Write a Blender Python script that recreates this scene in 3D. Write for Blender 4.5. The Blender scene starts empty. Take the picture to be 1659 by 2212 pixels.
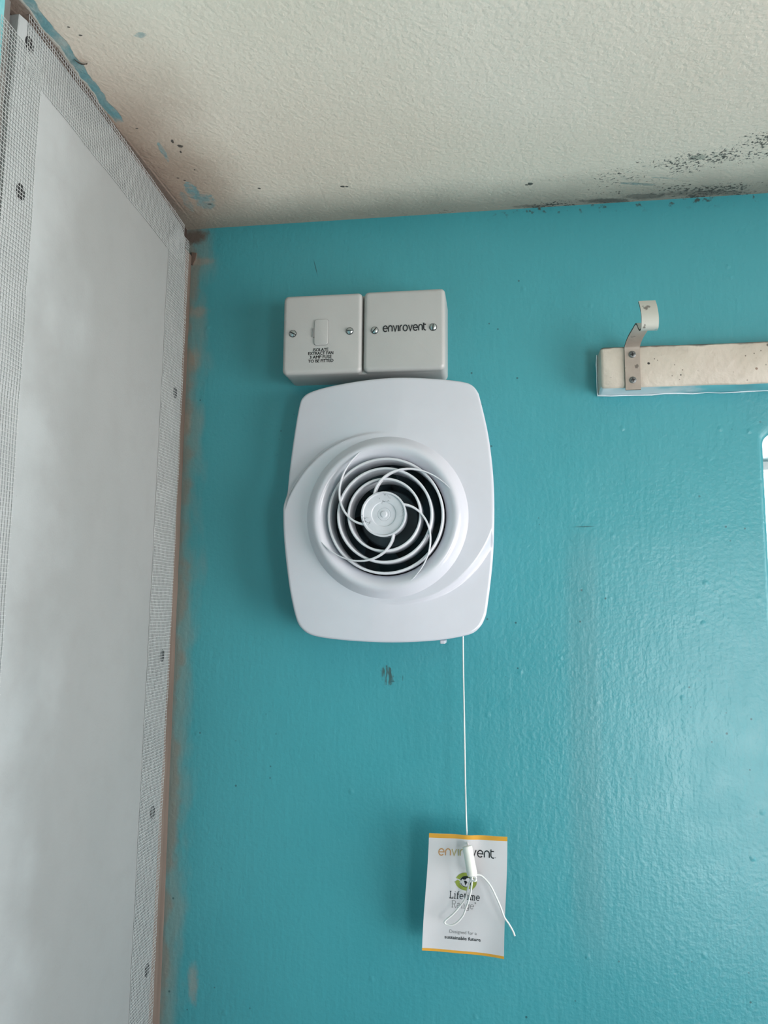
import bpy, bmesh, math, random
from mathutils import Vector, Matrix
random.seed(7)
sc = bpy.context.scene
COL = sc.collection

# ------------------------------------------------------------------ camera
FPX, IW, IH = 1661.0, 1659, 2212
CAM = Vector((.3452, -.8026, 1.9694))
yaw, pitch, roll = map(math.radians, (8.21, 6.99, .53))
fwd = Vector((-math.sin(yaw)*math.cos(pitch), math.cos(yaw)*math.cos(pitch), math.sin(pitch)))
rgt = Vector((math.cos(yaw), math.sin(yaw), 0)); upv = rgt.cross(fwd)
rgt, upv = math.cos(roll)*rgt+math.sin(roll)*upv, -math.sin(roll)*rgt+math.cos(roll)*upv
cd = bpy.data.cameras.new('camera'); co = bpy.data.objects.new('camera', cd); COL.objects.link(co)
cd.sensor_fit = 'VERTICAL'; cd.sensor_height = 36.0; cd.lens = FPX/IH*36.0; cd.clip_start = .01
co.matrix_world = Matrix(((rgt.x, upv.x, -fwd.x, CAM.x), (rgt.y, upv.y, -fwd.y, CAM.y), (rgt.z, upv.z, -fwd.z, CAM.z), (0, 0, 0, 1)))
sc.camera = co

# ------------------------------------------------------------------ daylight
wd = bpy.data.worlds.new('overcast_sky'); sc.world = wd; wd.use_nodes = True
wn = wd.node_tree.nodes; wl = wd.node_tree.links; bg = wn['Background']; bg.inputs[1].default_value = 9.0
SKY, GROUND_FILL = (.90, .96, 1.06, 1), (2.30, 2.24, 2.20, 1)   # pale sky above; unseen ground below the horizon, brightened to lift the ceiling
tcw = wn.new('ShaderNodeTexCoord'); spw = wn.new('ShaderNodeSeparateXYZ'); mrw = wn.new('ShaderNodeMapRange'); mxw = wn.new('ShaderNodeMix')
mrw.interpolation_type = 'SMOOTHSTEP'; mrw.inputs[1].default_value = -.12; mrw.inputs[2].default_value = .08
mxw.data_type = 'RGBA'; mxw.inputs[6].default_value = GROUND_FILL; mxw.inputs[7].default_value = SKY
wl.new(tcw.outputs['Generated'], spw.inputs[0]); wl.new(spw.outputs[2], mrw.inputs[0]); wl.new(mrw.outputs[0], mxw.inputs[0]); wl.new(mxw.outputs[2], bg.inputs[0])
def portal(name, loc, rot, sx, sy):                 # guides the sky's light through a window
    l = bpy.data.lights.new(name, 'AREA'); l.shape = 'RECTANGLE'; l.size = sx; l.size_y = sy
    l.cycles.is_portal = True
    o = bpy.data.objects.new(name, l); COL.objects.link(o); o.location = loc; o.rotation_euler = rot
W1X0, W1X1, W1Z0, W1Z1 = .6137, 1.40, 1.00, 2.1456   # window opening in the back wall, its edge just in view
W2Y0, W2Y1, W2Z0, W2Z1 = -1.20, -.20, 1.00, 2.25       # window opening in the right wall
W3X0, W3X1, W3Z0, W3Z1 = .95, 1.47, 1.15, 2.12        # window opening in the wall behind the camera
RX, RY, RH = 1.50, -1.40, 2.4                          # room size
portal('window_light_back', ((W1X0+W1X1)/2, .21, (W1Z0+W1Z1)/2), (math.radians(-90), 0, 0), W1X1-W1X0, W1Z1-W1Z0)
portal('window_light_front', ((W3X0+W3X1)/2, RY-.06, (W3Z0+W3Z1)/2), (math.radians(90), 0, 0), W3X1-W3X0, W3Z1-W3Z0)
portal('window_light_right', (RX+.06, (W2Y0+W2Y1)/2, (W2Z0+W2Z1)/2), (0, math.radians(90), 0), W2Z1-W2Z0, W2Y1-W2Y0)
vs = sc.view_settings
sc.display_settings.display_device = 'sRGB'
vs.view_transform = 'Standard'; vs.look = 'None'; vs.gamma = 1; vs.use_curve_mapping = False
vs.exposure = -0.6
try:
    sc.cycles.use_denoising = True; sc.cycles.max_bounces = 10; sc.cycles.diffuse_bounces = 6
    sc.cycles.caustics_reflective = False; sc.cycles.caustics_refractive = False
except Exception: pass

# ------------------------------------------------------------------ helpers
def U(px, py, x=None, y=None, z=None):              # where the ray of a photo pixel meets a wall, ceiling or object plane
    d = fwd + rgt*((px-IW/2)/FPX) - upv*((py-IH/2)/FPX)
    for i, v in enumerate((x, y, z)):
        if v is not None: t = (v-CAM[i])/d[i]
    return CAM + d*t

class NT:
    def __init__(s, name):
        s.m = bpy.data.materials.new(name); s.m.use_nodes = True
        s.t = s.m.node_tree; s.N = s.t.nodes; s.L = s.t.links
        s.b = s.N['Principled BSDF']; s.tc = s.N.new('ShaderNodeTexCoord')
        s.p = s.tc.outputs['Object']; s.bump_h = None
    def put(s, sock, v):
        if isinstance(v, bpy.types.NodeSocket): s.L.new(v, sock)
        elif isinstance(v, (tuple, list)) and len(v) == 3 and sock.type == 'RGBA': sock.default_value = (*v, 1)
        else: sock.default_value = v
    def math(s, op, a, b=0.0, c=None):
        n = s.N.new('ShaderNodeMath'); n.operation = op
        s.put(n.inputs[0], a); s.put(n.inputs[1], b)
        if c is not None: s.put(n.inputs[2], c)
        return n.outputs[0]
    def add(s, a, b): return s.math('ADD', a, b)
    def sub(s, a, b): return s.math('SUBTRACT', a, b)
    def mul(s, a, b): return s.math('MULTIPLY', a, b)
    def mx(s, a, b): return s.math('MAXIMUM', a, b)
    def mn(s, a, b): return s.math('MINIMUM', a, b)
    def sep(s):
        if not hasattr(s, '_sep'):
            n = s.N.new('ShaderNodeSeparateXYZ'); s.L.new(s.p, n.inputs[0]); s._sep = n.outputs
        return s._sep
    def noise(s, scale, detail=2.0, stretch=None, off=(0, 0, 0), rough=.5):
        n = s.N.new('ShaderNodeTexNoise'); n.inputs['Scale'].default_value = scale
        n.inputs['Detail'].default_value = detail; n.inputs['Roughness'].default_value = rough
        v = s.p
        if stretch or any(off):
            mp = s.N.new('ShaderNodeMapping'); s.L.new(v, mp.inputs[0])
            mp.inputs['Location'].default_value = off
            mp.inputs['Scale'].default_value = stretch or (1, 1, 1); v = mp.outputs[0]
        s.L.new(v, n.inputs['Vector']); return n.outputs[0]
    def voro(s, scale):
        n = s.N.new('ShaderNodeTexVoronoi'); n.inputs['Scale'].default_value = scale
        s.L.new(s.p, n.inputs['Vector']); return n.outputs['Distance'], n.outputs['Color']
    def ss(s, v, lo, hi, a=0.0, b=1.0):              # smooth step
        n = s.N.new('ShaderNodeMapRange'); n.interpolation_type = 'SMOOTHSTEP'
        s.put(n.inputs[0], v); n.inputs[1].default_value = lo; n.inputs[2].default_value = hi
        n.inputs[3].default_value = a; n.inputs[4].default_value = b; return n.outputs[0]
    def mix(s, f, a, b):
        n = s.N.new('ShaderNodeMix'); n.data_type = 'RGBA'
        s.put(n.inputs[0], f); s.put(n.inputs[6], a); s.put(n.inputs[7], b); return n.outputs[2]
    def ell(s, axes, c, r, ang=0.0, soft=.25, wob=None, amt=.5):   # a ragged ellipse on two axes: 1 inside, 0 outside
        S = s.sep(); a = s.sub(S[axes[0]], c[0]); b = s.sub(S[axes[1]], c[1])
        ca, sa = math.cos(ang), math.sin(ang)
        u = s.mul(s.add(s.mul(a, ca), s.mul(b, sa)), 1/r[0]); v = s.mul(s.sub(s.mul(b, ca), s.mul(a, sa)), 1/r[1])
        d = s.math('SQRT', s.add(s.mul(u, u), s.mul(v, v)))
        if wob is not None: d = s.add(d, s.mul(s.sub(wob, .5), amt*2))
        return s.ss(d, 1+soft/2, 1-soft/2)
    def bump(s, h, dist, strength=1.0):
        n = s.N.new('ShaderNodeBump'); n.inputs['Distance'].default_value = dist; n.inputs['Strength'].default_value = strength
        s.put(n.inputs['Height'], h)
        if s.bump_h is not None: s.L.new(s.bump_h, n.inputs['Normal'])
        s.bump_h = n.outputs[0]; s.L.new(s.bump_h, s.b.inputs['Normal'])
    def done(s, col, rough=.5, spec=.5, metal=0.0):
        s.put(s.b.inputs['Base Color'], col); s.put(s.b.inputs['Roughness'], rough)
        s.b.inputs['Specular IOR Level'].default_value = spec; s.b.inputs['Metallic'].default_value = metal
        return s.m

def link(name, me, mats, parent=None, smooth=None):
    o = bpy.data.objects.new(name, me); COL.objects.link(o)
    for m in (mats if isinstance(mats, (list, tuple)) else [mats]): me.materials.append(m)
    if parent is not None: o.parent = parent
    if smooth is not None:
        me.polygons.foreach_set('use_smooth', [True]*len(me.polygons))
        me.set_sharp_from_angle(angle=math.radians(smooth))
    return o
def origin(parent):
    v = Vector((0, 0, 0))
    while parent is not None: v += parent.location; parent = parent.parent
    return v
def obj(name, verts, faces, mats, parent=None, smooth=None, midx=None, fix=True):
    L = origin(parent); me = bpy.data.meshes.new(name)
    me.from_pydata([tuple(Vector(v)-L) for v in verts], [], faces)
    if fix:
        bm = bmesh.new(); bm.from_mesh(me); bmesh.ops.recalc_face_normals(bm, faces=bm.faces); bm.to_mesh(me); bm.free()
    if midx: me.polygons.foreach_set('material_index', midx)
    me.update(); return link(name, me, mats, parent, smooth)
def thing(name, label, cat, loc, group=None):
    o = bpy.data.objects.new(name, None); COL.objects.link(o); o.location = loc; o.empty_display_size = .02
    o['label'] = label; o['category'] = cat
    if group: o['group'] = group
    return o
def tag(o, label, cat, group=None):
    o['label'] = label; o['category'] = cat
    if group: o['group'] = group
    return o
class MB:                                            # collects shapes of ONE object
    def __init__(s): s.v, s.f, s.i = [], [], []
    def raw(s, v, f, mi=0):
        k = len(s.v); s.v += [Vector(q) for q in v]; s.f += [tuple(a+k for a in q) for q in f]; s.i += [mi]*len(f)
    def box(s, x0, x1, y0, y1, z0, z1, mi=0):
        s.raw([(x, y, z) for x in (x0, x1) for y in (y0, y1) for z in (z0, z1)],
              [(0, 1, 3, 2), (4, 6, 7, 5), (0, 4, 5, 1), (2, 3, 7, 6), (0, 2, 6, 4), (1, 5, 7, 3)], mi)
    def lathe(s, prof, c, axis=1, n=48, mi=0, cap0=False, cap1=False):   # profile (r, height along -y)
        v, f = [], []
        for r, h in prof:
            for k in range(n):
                a = 2*math.pi*k/n
                v.append((c[0]+r*math.cos(a), c[1]-h, c[2]+r*math.sin(a)))
        for j in range(len(prof)-1):
            for k in range(n): f.append((j*n+k, j*n+(k+1) % n, (j+1)*n+(k+1) % n, (j+1)*n+k))
        if cap0: f.append(tuple(range(n)))
        if cap1: f.append(tuple(range((len(prof)-1)*n, len(prof)*n)))
        s.raw(v, f, mi)
    def tube(s, pts, r, n=10, mi=0, taper=None):
        pts = [Vector(p) for p in pts]; v, f = [], []; nrm = None
        for j, p in enumerate(pts):
            t = (pts[min(j+1, len(pts)-1)]-pts[max(j-1, 0)]).normalized()
            if nrm is None: nrm = t.orthogonal().normalized()
            nrm = (nrm-t*nrm.dot(t)).normalized(); bn = t.cross(nrm)
            rr = r*(taper(j/(len(pts)-1)) if taper else 1)
            for k in range(n):
                a = 2*math.pi*k/n; v.append(p+nrm*rr*math.cos(a)+bn*rr*math.sin(a))
        m = len(pts)
        for j in range(m-1):
            for k in range(n): f.append((j*n+k, j*n+(k+1) % n, (j+1)*n+(k+1) % n, (j+1)*n+k))
        f += [tuple(range(n)), tuple(range((m-1)*n, m*n))]; s.raw(v, f, mi)
    def build(s, name, mats, parent=None, smooth=None, fix=True): return obj(name, s.v, s.f, mats, parent, smooth, s.i, fix)
def catmull(P, n=6, closed=False):
    P = [Vector(p) for p in P]; out = []; m = len(P)
    for i in range(m if closed else m-1):
        g = lambda k: P[k % m] if closed else P[max(0, min(m-1, k))]
        a, b, c, d = g(i-1), g(i), g(i+1), g(i+2)
        for k in range(n):
            t = k/n; out.append(.5*((2*b)+(c-a)*t+(2*a-5*b+4*c-d)*t*t+(3*b-a-3*c+d)*t**3))
    if not closed: out.append(P[-1])
    return out
def rrect(w, h, r, n=6, cx=0, cz=0):
    out = []
    for (sx, sz, a0) in ((1, 1, 0), (-1, 1, 90), (-1, -1, 180), (1, -1, 270)):
        for k in range(n+1):
            a = math.radians(a0+90*k/n); out.append((cx+sx*(w/2-r)+r*math.cos(a), cz+sz*(h/2-r)+r*math.sin(a)))
    return out
def rounded_plate(mb, w, h, r, yb, yf, er, cx, cz, mi=0, n=5, inset=0.0):   # rounded-corner slab from yb (wall side) to yf (front), front edge rolled
    rings = [(0, yb), (0, yf+er)] + [(er*(1-math.cos(math.radians(90*k/n))), yf+er*(1-math.sin(math.radians(90*k/n)))) for k in range(1, n+1)]
    v, f = [], []; N = None
    for ins, y in rings:
        L = rrect(w-2*ins, h-2*ins, max(r-ins*.6, .0005), 6, cx, cz); N = len(L); v += [(x, y, z) for x, z in L]
    for j in range(len(rings)-1):
        for k in range(N): f.append((j*N+k, j*N+(k+1) % N, (j+1)*N+(k+1) % N, (j+1)*N+k))
    f.append(tuple(range((len(rings)-1)*N, len(rings)*N))); f.append(tuple(range(N)))
    mb.raw(v, f, mi)

# ------------------------------------------------------------------ materials
def plain(name, col, rough=.5, spec=.5, metal=0.0, grain=0, dist=.0002, var=.06, vs_=40):
    q = NT(name); n = q.noise(vs_, 3); c = q.mix(q.ss(n, .3, .7), [x*(1-var) for x in col], [min(1, x*(1+var)) for x in col])
    if grain: q.bump(q.noise(grain, 3), dist)
    return q.done(c, rough, spec, metal)
TEAL = (.045, .300, .350)
def teal_wall():
    q = NT('teal gloss wall paint'); S = q.sep(); x, z = S[0], S[2]
    big = q.noise(5, 3); fine = q.noise(60, 4)
    c = q.mix(q.ss(big, .3, .7), (.046, .278, .322), (.053, .298, .342))
    # rubbed and filled plaster showing along the left corner
    rag = q.noise(38, 5, (1, 1, .45), (3, 0, 1))
    edge = q.sub(q.add(q.mul(rag, .055), .0), x)
    c = q.mix(q.mul(q.ss(edge, -.004, .018), .62), c, (.20, .27, .25))
    pk = q.mul(q.ss(q.sub(q.mul(q.noise(30, 3, (1, 1, .8), (0, 0, 5)), .052), x), .013, .022), .6)
    c = q.mix(pk, c, (.22, .20, .165))
    rag3 = q.noise(85, 6, (1, 1, .6), (2, 0, 2), .7)
    for (cx, cz, rx, rz) in ((.0374, 1.585, .005, .016), (.004, 2.171, .006, .014), (.012, 2.30, .010, .006), (.013, 2.36, .012, .004), (.010, 2.245, .007, .010)):
        c = q.mix(q.mul(q.ell((0, 2), (cx, cz), (rx, rz), 0, 1.2, rag3, 1.3), .45), c, (.33, .25, .19))
    # filled rectangle and roller edge on the right, slightly paler
    patch = q.mul(q.ss(q.add(x, q.mul(big, .02)), .430, .452), q.mul(q.ss(z, 1.61, 1.66), q.ss(z, 2.06, 2.03)))
    c = q.mix(q.mul(patch, .14), c, (.16, .38, .42))
    c = q.mix(q.mul(q.mul(q.ss(x, .41, .425), q.ss(x, .455, .44)), q.mul(q.ss(z, 1.6, 1.7), q.mul(q.ss(z, 2.07, 2.0), .22))), c, (.12, .24, .26))
    # dark rub mark under the fan, fine cracks, specks
    streak = q.noise(420, 2, (1, 1, .16))
    mk = q.mul(q.ell((0, 2), (.2345, 1.8985), (.0062, .0095), .12, .5, q.noise(300, 3), .5), q.ss(streak, .40, .52))
    c = q.mix(q.mul(mk, .85), c, (.045, .07, .065))
    for (cx, cz, rx, rz, an) in ((.1495, 2.345, .0006, .009, .25), (.2395, 1.8925, .0028, .0007, -.1), (.2505, 1.896, .0004, .003, 0), (.436, 2.052, .010, .0005, .02)):
        c = q.mix(q.mul(q.ell((0, 2), (cx, cz), (rx, rz), an, .8, fine, .5), .7), c, (.02, .08, .09))
    d, vc = q.voro(55); sp = q.mul(q.ss(d, .075, .045), q.ss(q.math('FRACT', q.mul(d, 0) if False else q.noise(4.1, 0, None, (7, 1, 2))), .50, .60))
    c = q.mix(q.mul(sp, .75), c, (.02, .07, .08))
    # mould creeping from the ceiling line and at the corner
    mo = q.mul(q.ss(q.noise(140, 4), .56, .66), q.ss(z, 2.386, 2.3985)); c = q.mix(q.mul(mo, q.ss(x, .30, .40)), c, (.05, .07, .065))
    c = q.mix(q.ell((0, 2), (.004, 2.392), (.016, .008), 0, 1.0, rag3, 1.3), c, (.12, .105, .09))
    # brushed, rolled surface
    h = q.add(q.mul(q.noise(230, 3), .55), q.mul(q.noise(150, 2, (1, 1, .2)), .45)); q.bump(h, .0008)
    lump = q.voro(26)[0]; q.bump(q.add(q.ss(lump, .10, .0), q.add(q.mul(patch, .5), q.mul(q.noise(14, 2), .6))), .0007, .6)
    return q.done(c, q.ss(q.noise(30, 3), .2, .8, .30, .40), .5)
def ceiling_mat():
    q = NT('stained cream ceiling paint'); S = q.sep(); x, y = S[0], S[1]
    fine = q.noise(70, 4); med = q.noise(22, 4); rag = q.noise(45, 5, None, (4, 2, 0))
    c = q.mix(q.ss(q.noise(4, 2), .3, .7), (.845, .745, .635), (.875, .785, .685))
    # bare plaster bleeding through beside the left wall
    st = q.ss(q.add(x, q.mul(q.sub(q.noise(10, 3), .5), .09)), .125, .010); c = q.mix(q.mul(st, q.ss(y, -.30, -.17, .25, .92)), c, (.40, .30, .235))
    c = q.mix(q.mul(q.ss(q.add(x, q.mul(q.sub(fine, .5), .03)), .03, .012), q.ss(y, -.19, -.14)), c, (.40, .30, .24))
    # band of old teal paint
    wv = q.add(q.add(x, q.mul(q.sub(rag, .5), .010)), q.mul(q.sub(q.noise(9, 1), .5), .008))
    band = q.mul(q.mul(q.ss(wv, .0115, .0128), q.ss(wv, .0206, .0196)), q.ss(q.add(y, q.mul(q.sub(rag, .5), .04)), -.196, -.203))
    c = q.mix(q.mul(band, q.ss(q.noise(55, 5, None, (5, 5, 0)), .30, .62, .55, .95)), c, (.13, .32, .36))
    pale = q.mul(q.ss(wv, .0095, .0105), q.ss(wv, .0128, .0118)); c = q.mix(q.mul(pale, q.ss(y, -.225, -.235)), c, (.55, .52, .47))
    c = q.mix(q.ss(wv, .0112, .0098), c, (.27, .215, .18))
    ridge = q.mul(q.ss(x, .0075, .0085), q.ss(x, .0105, .0095)); c = q.mix(q.mul(ridge, q.ss(y, -.215, -.20)), c, (.50, .38, .31))
    T = (.17, .34, .37); worn = q.ss(q.noise(120, 5, None, (8, 1, 0), .65), .36, .58, .35, 1.0); rag2 = q.noise(75, 6, None, (2, 7, 0), .7)
    for (cx, cy, rx, ry, an, f) in ((.0345, -.078, .0062, .017, .10, .9), (.041, -.058, .0105, .016, .35, .8), (.0205, -.060, .0045, .020, .1, .45),
                                   (.0338, -.150, .0022, .0145, .12, .75), (.081, -.2975, .0055, .0028, -.2, .65),
                                   (.492, -.0352, .020, .0022, .22, .9), (.519, -.0425, .014, .0010, .25, .55)):
        c = q.mix(q.mul(q.ell((0, 1), (cx, cy), (rx, ry), an, .30, rag2, 1.05), q.mul(worn, f)), c, T)
    c = q.mix(q.ell((0, 1), (.541, -.0763), (.0075, .0045), 0, .5, rag2, .9), c, (.50, .48, .41))
    grime_shade = q.ss(q.add(y, q.mul(q.sub(med, .5), .022)), -.078, -.003); c = q.mix(q.mul(grime_shade, .92), c, (.30, .275, .23))  # grime along the back wall, deepened with painted-in shade
    # mould: dense along the back wall and in a second band, thicker to the right
    s1, s2 = q.noise(290, 5, (.8, 1, 1), (1, 0, 0), .62), q.noise(420, 2, None, (0, 5, 0))
    cl = q.noise(13, 3, None, (2, 2, 0))
    gx = q.ss(x, .30, .56)
    nearw = q.mul(q.ss(y, -.026, -.003), q.mul(q.ss(x, .14, .50, .25, 1.0), q.ss(cl, .30, .62, .35, 1.0)))
    den1 = q.mx(nearw, q.mul(q.mul(q.ss(y, -.060, -.012), gx), .80))
    bandc = q.add(-.045, q.mul(q.sub(x, .4), -.22))
    bd = q.math('ABSOLUTE', q.sub(y, bandc)); den2 = q.mul(q.mul(q.ss(bd, .065, .0), q.ss(x, .33, .50)), q.ss(cl, .25, .60, .35, .82))
    den = q.mul(q.mx(den1, den2), q.ss(q.noise(24, 4, (1, 1.6, 1), (6, 3, 1)), .36, .62, .45, 1.06))
    m1 = q.ss(q.sub(q.add(s1, q.mul(q.sub(s2, .5), .45)), q.sub(.80, q.mul(den, .42))), .0, .10)
    haze = q.mul(q.ss(q.add(den1, q.mul(q.sub(cl, .5), .5)), .5, 1.1), .5); c = q.mix(haze, c, (.22, .20, .18))
    m2 = q.mul(q.ss(q.sub(q.noise(520, 3, None, (3, 3, 0), .6), q.sub(.74, q.mul(den, .22))), .0, .05), q.ss(den, .1, .5)); c = q.mix(q.mul(m2, .5), c, (.14, .13, .115))
    c = q.mix(q.mul(m1, q.ss(den, .02, .25, .0, .90)), c, (.045, .042, .038))
    for (cx, cy, rx, ry, f) in ((.468, -.0052, .024, .0045, .8), (.505, -.009, .020, .006, .6), (.565, -.008, .045, .005, .5), (.385, -.004, .015, .003, .55)):
        c = q.mix(q.mul(q.ell((0, 1), (cx, cy), (rx, ry), .1, .8, q.noise(150, 6, (.7, 1, 1), (3, 1, 0), .72), 1.5), f), c, (.075, .068, .06))
    for (cx, cy, rx, ry) in ((.3844, -.0491, .0028, .0026), (.381, -.0475, .0016, .0014), (.1928, -.0681, .0022, .0016), (.197, -.0675, .0016, .0014),
                             (.1059, -.0756, .0016, .0012), (.0496, -.165, .0012, .003), (.054, -.157, .0026, .0022), (.0505, -.148, .001, .002), (.043, -.052, .0022, .0012),
                             (.0345, -.100, .0014, .001), (.0295, -.105, .0016, .001), (.052, -.117, .001, .001), (.0355, -.303, .0014, .0009), (.031, -.312, .0010, .0007), (.0255, -.188, .0012, .0008)):
        c = q.mix(q.mul(q.ell((0, 1), (cx, cy), (rx, ry), .2, .5, q.noise(400, 2), .55), .9), c, (.035, .035, .032))
    h = q.add(q.mul(q.noise(260, 3), .6), q.mul(q.noise(110, 2), .4)); q.bump(h, .0010)
    q.bump(q.add(q.mul(band, -.12), q.noise(12, 2)), .0010)
    return q.done(c, .50, .4)
def board_mat():
    q = NT('grey plasterboard paper')
    c = q.mix(q.ss(q.noise(9, 4, (1, 1, .5)), .3, .7), (.36, .385, .39), (.41, .43, .435))
    c = q.mix(q.mul(q.ss(q.noise(40, 5), .45, .75), .25), c, (.30, .31, .305))
    sp = q.ss(q.voro(70)[0], .05, .03); c = q.mix(q.mul(sp, q.mul(q.ss(q.noise(9, 0), .55, .6), .4)), c, (.25, .26, .26))
    S = q.sep(); dirt_shade = q.ss(q.add(S[1], q.mul(q.sub(q.noise(14, 4), .5), .16)), -.16, -.03); c = q.mix(q.mul(dirt_shade, .6), c, (.215, .215, .205))  # dirt plus painted-in shade, darker towards the back corner
    q.bump(q.noise(500, 2), .0002); q.bump(q.noise(5, 1), .003)
    return q.done(c, .75, .25)
M = {}
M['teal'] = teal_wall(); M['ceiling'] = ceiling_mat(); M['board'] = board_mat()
def old_teal():
    q = NT('brushed old teal paint'); n = q.noise(35, 4, (1, 1, .25))
    c = q.mix(q.ss(n, .35, .65), (.10, .42, .46), (.30, .60, .62)); c = q.mix(q.mul(q.ss(q.noise(60, 3), .6, .72), .5), c, (.7, .8, .8))
    q.bump(q.noise(120, 3, (1, 1, .3)), .001); return q.done(c, .4)
M['old_teal'] = old_teal()
def bare():
    q = NT('bare pink plaster'); n = q.noise(50, 4, (1, 1, .12))
    c = q.mix(q.ss(n, .3, .7), (.14, .103, .084), (.215, .163, .135)); q.bump(n, .001); return q.done(c, .8, .2)
M['bare'] = bare()
M['cavity'] = plain('dark crumbled plaster', (.055, .042, .036), .9, .1, grain=200, dist=.002, var=.3)
M['gap'] = plain('grey gap plaster', (.20, .19, .18), .9, .1, grain=200, dist=.001, var=.2)
M['thread'] = plain('white fibreglass thread', (.45, .47, .465), .6, .3)
M['black_screw'] = plain('black phosphate screw', (.018, .018, .02), .5, .4, var=.3)
M['white_gloss'] = plain('white gloss plastic', (.565, .575, .63), .16, .5, var=.012)
M['white_grille'] = plain('white satin plastic', (.60, .615, .655), .32, .45, var=.02)
M['dark_plastic'] = plain('dark fan plastic', (.055, .085, .105), .45, .4, var=.2)
M['motor'] = plain('grey motor casing', (.10, .13, .15), .4, .4, var=.15)
M['box_white'] = plain('cream white moulded plastic', (.415, .415, .41), .33, .45, var=.015, grain=700, dist=.00006)
M['ink'] = plain('black printing ink', (.012, .014, .018), .45, .4)
M['steel'] = plain('bright zinc screw', (.50, .56, .58), .28, .5, 1.0, var=.2, vs_=300)
M['slot'] = plain('screw slot shadow metal', (.10, .11, .11), .5, .3, .6)
M['cord'] = plain('white nylon cord', (.74, .74, .73), .55, .3, grain=900, dist=.0003)
M['toggle'] = plain('ivory plastic pull', (.80, .79, .74), .38, .4)
def scuffed():
    q = NT('scuffed white hub plastic'); n = q.noise(160, 5)
    c = q.mix(q.ss(q.noise(70, 3), .3, .7), (.515, .535, .58), (.575, .595, .64))
    sc_ = q.mul(q.ss(q.math('ABSOLUTE', q.sub(q.noise(120, 3, None, (3, 3, 3)), .5)), .020, .004), q.ss(q.noise(45, 2, None, (1, 0, 4)), .58, .66))
    c = q.mix(q.mul(sc_, .85), c, (.10, .11, .12)); q.bump(n, .0002); return q.done(c, .4, .45)
M['hub'] = scuffed()
def cream_batten():
    q = NT('old cream gloss paint'); S = q.sep(); x, z = S[0], S[2]
    c = q.mix(q.ss(q.noise(18, 4), .3, .7), (.50, .435, .37), (.565, .505, .435))
    d, vc = q.voro(140); sp = q.mul(q.ss(d, .13, .06), q.ss(q.noise(16, 1, None, (0, 3, 0)), .44, .54)); c = q.mix(q.mul(sp, .8), c, (.10, .085, .07))
    c = q.mix(q.mul(q.ss(q.noise(60, 5), .58, .75), .35), c, (.40, .34, .28))
    c = q.mix(q.mul(q.ss(q.add(z, q.mul(q.sub(q.noise(70, 3), .5), .006)),   .0188, .0212), .85), c, (.13, .11, .095))
    for (cx, cz, r_, col) in ((.0455, .003, .0013, (.02, .02, .02)), (.1475, -.006, .0014, (.24, .16, .12)), (.1635, .002, .0055, (.45, .40, .35)), (.076, -.010, .0007, (.03, .03, .03)), (.1595, .0175, .0016, (.15, .13, .11))):
        c = q.mix(q.ell((0, 2), (cx, cz), (r_, r_*.9), 0, .5, q.noise(300, 2), .4), c, col)
    q.bump(q.noise(160, 3), .0007); return q.done(c, .42, .45)
M['batten'] = cream_batten()
def under_paint():
    q = NT('pale messy underside paint'); S = q.sep()
    c = q.mix(q.ss(q.add(S[0], q.mul(q.sub(q.noise(40, 4), .5), .12)), .055, .10), (.66, .72, .76), (.14, .44, .50))
    return q.done(c, .35)
M['under'] = under_paint()
def strap_paint():
    q = NT('chipped cream bracket paint'); c = q.mix(q.ss(q.noise(60, 3), .3, .7), (.33, .275, .235), (.39, .335, .29))
    S = q.sep(); c = q.mix(q.ss(S[1], -.02, -.07), c, (.52, .51, .465))
    c = q.mix(q.mul(q.ss(q.noise(130, 4), .62, .70), .8), c, (.09, .075, .065)); c = q.mix(q.mul(q.ss(q.noise(75, 2, None, (9, 0, 0)), .66, .70), q.mul(q.ss(S[1], -.06, -.08), .7)), c, (.15, .42, .44))
    return q.done(c, .4, .5)
M['strap'] = strap_paint()
M['strap_edge'] = plain('rusty strap edge', (.075, .055, .045), .6, .3, .3, var=.4)
M['grey_screw'] = plain('dull grey screw', (.17, .18, .18), .45, .5, .6, var=.15)
M['paper'] = plain('white card', (.60, .595, .615), .6, .35, var=.01)
M['orange'] = plain('orange print', (.66, .335, .045), .55, .3)
M['gold'] = plain('tan print', (.50, .27, .11), .55, .3); M['olive'] = plain('pale olive print', (.40, .36, .18), .55, .3)
M['green'] = plain('green print', (.255, .315, .055), .55, .3); M['grey_ink'] = plain('grey print', (.20, .20, .205), .55, .3)
M['frame'] = plain('white window plastic', (.80, .80, .80), .35)
FLO = (.10, .085, .07); FRO = (.12, .105, .09)  # dark tones for the unseen floor and front wall, keeping bounced light low
M['floor'] = plain('floor vinyl', FLO, .5, var=.1); M['pale_wall'] = plain("old wall paint", (.30, .28, .25), .6); M['front_wall'] = plain('dark front wall paint', FRO, .6)
M['caulk'] = plain('white filler bead', (.72, .76, .80), .5)
def glass():
    q = NT('window glass'); t = q.N.new('ShaderNodeBsdfTransparent'); g = q.N.new('ShaderNodeBsdfGlossy'); g.inputs['Roughness'].default_value = .0
    f = q.N.new('ShaderNodeFresnel'); mx = q.N.new('ShaderNodeMixShader'); q.L.new(f.outputs[0], mx.inputs[0]); q.L.new(t.outputs[0], mx.inputs[1]); q.L.new(g.outputs[0], mx.inputs[2])
    q.L.new(mx.outputs[0], q.N['Material Output'].inputs[0]); return q.m
M['glass'] = glass()

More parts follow.
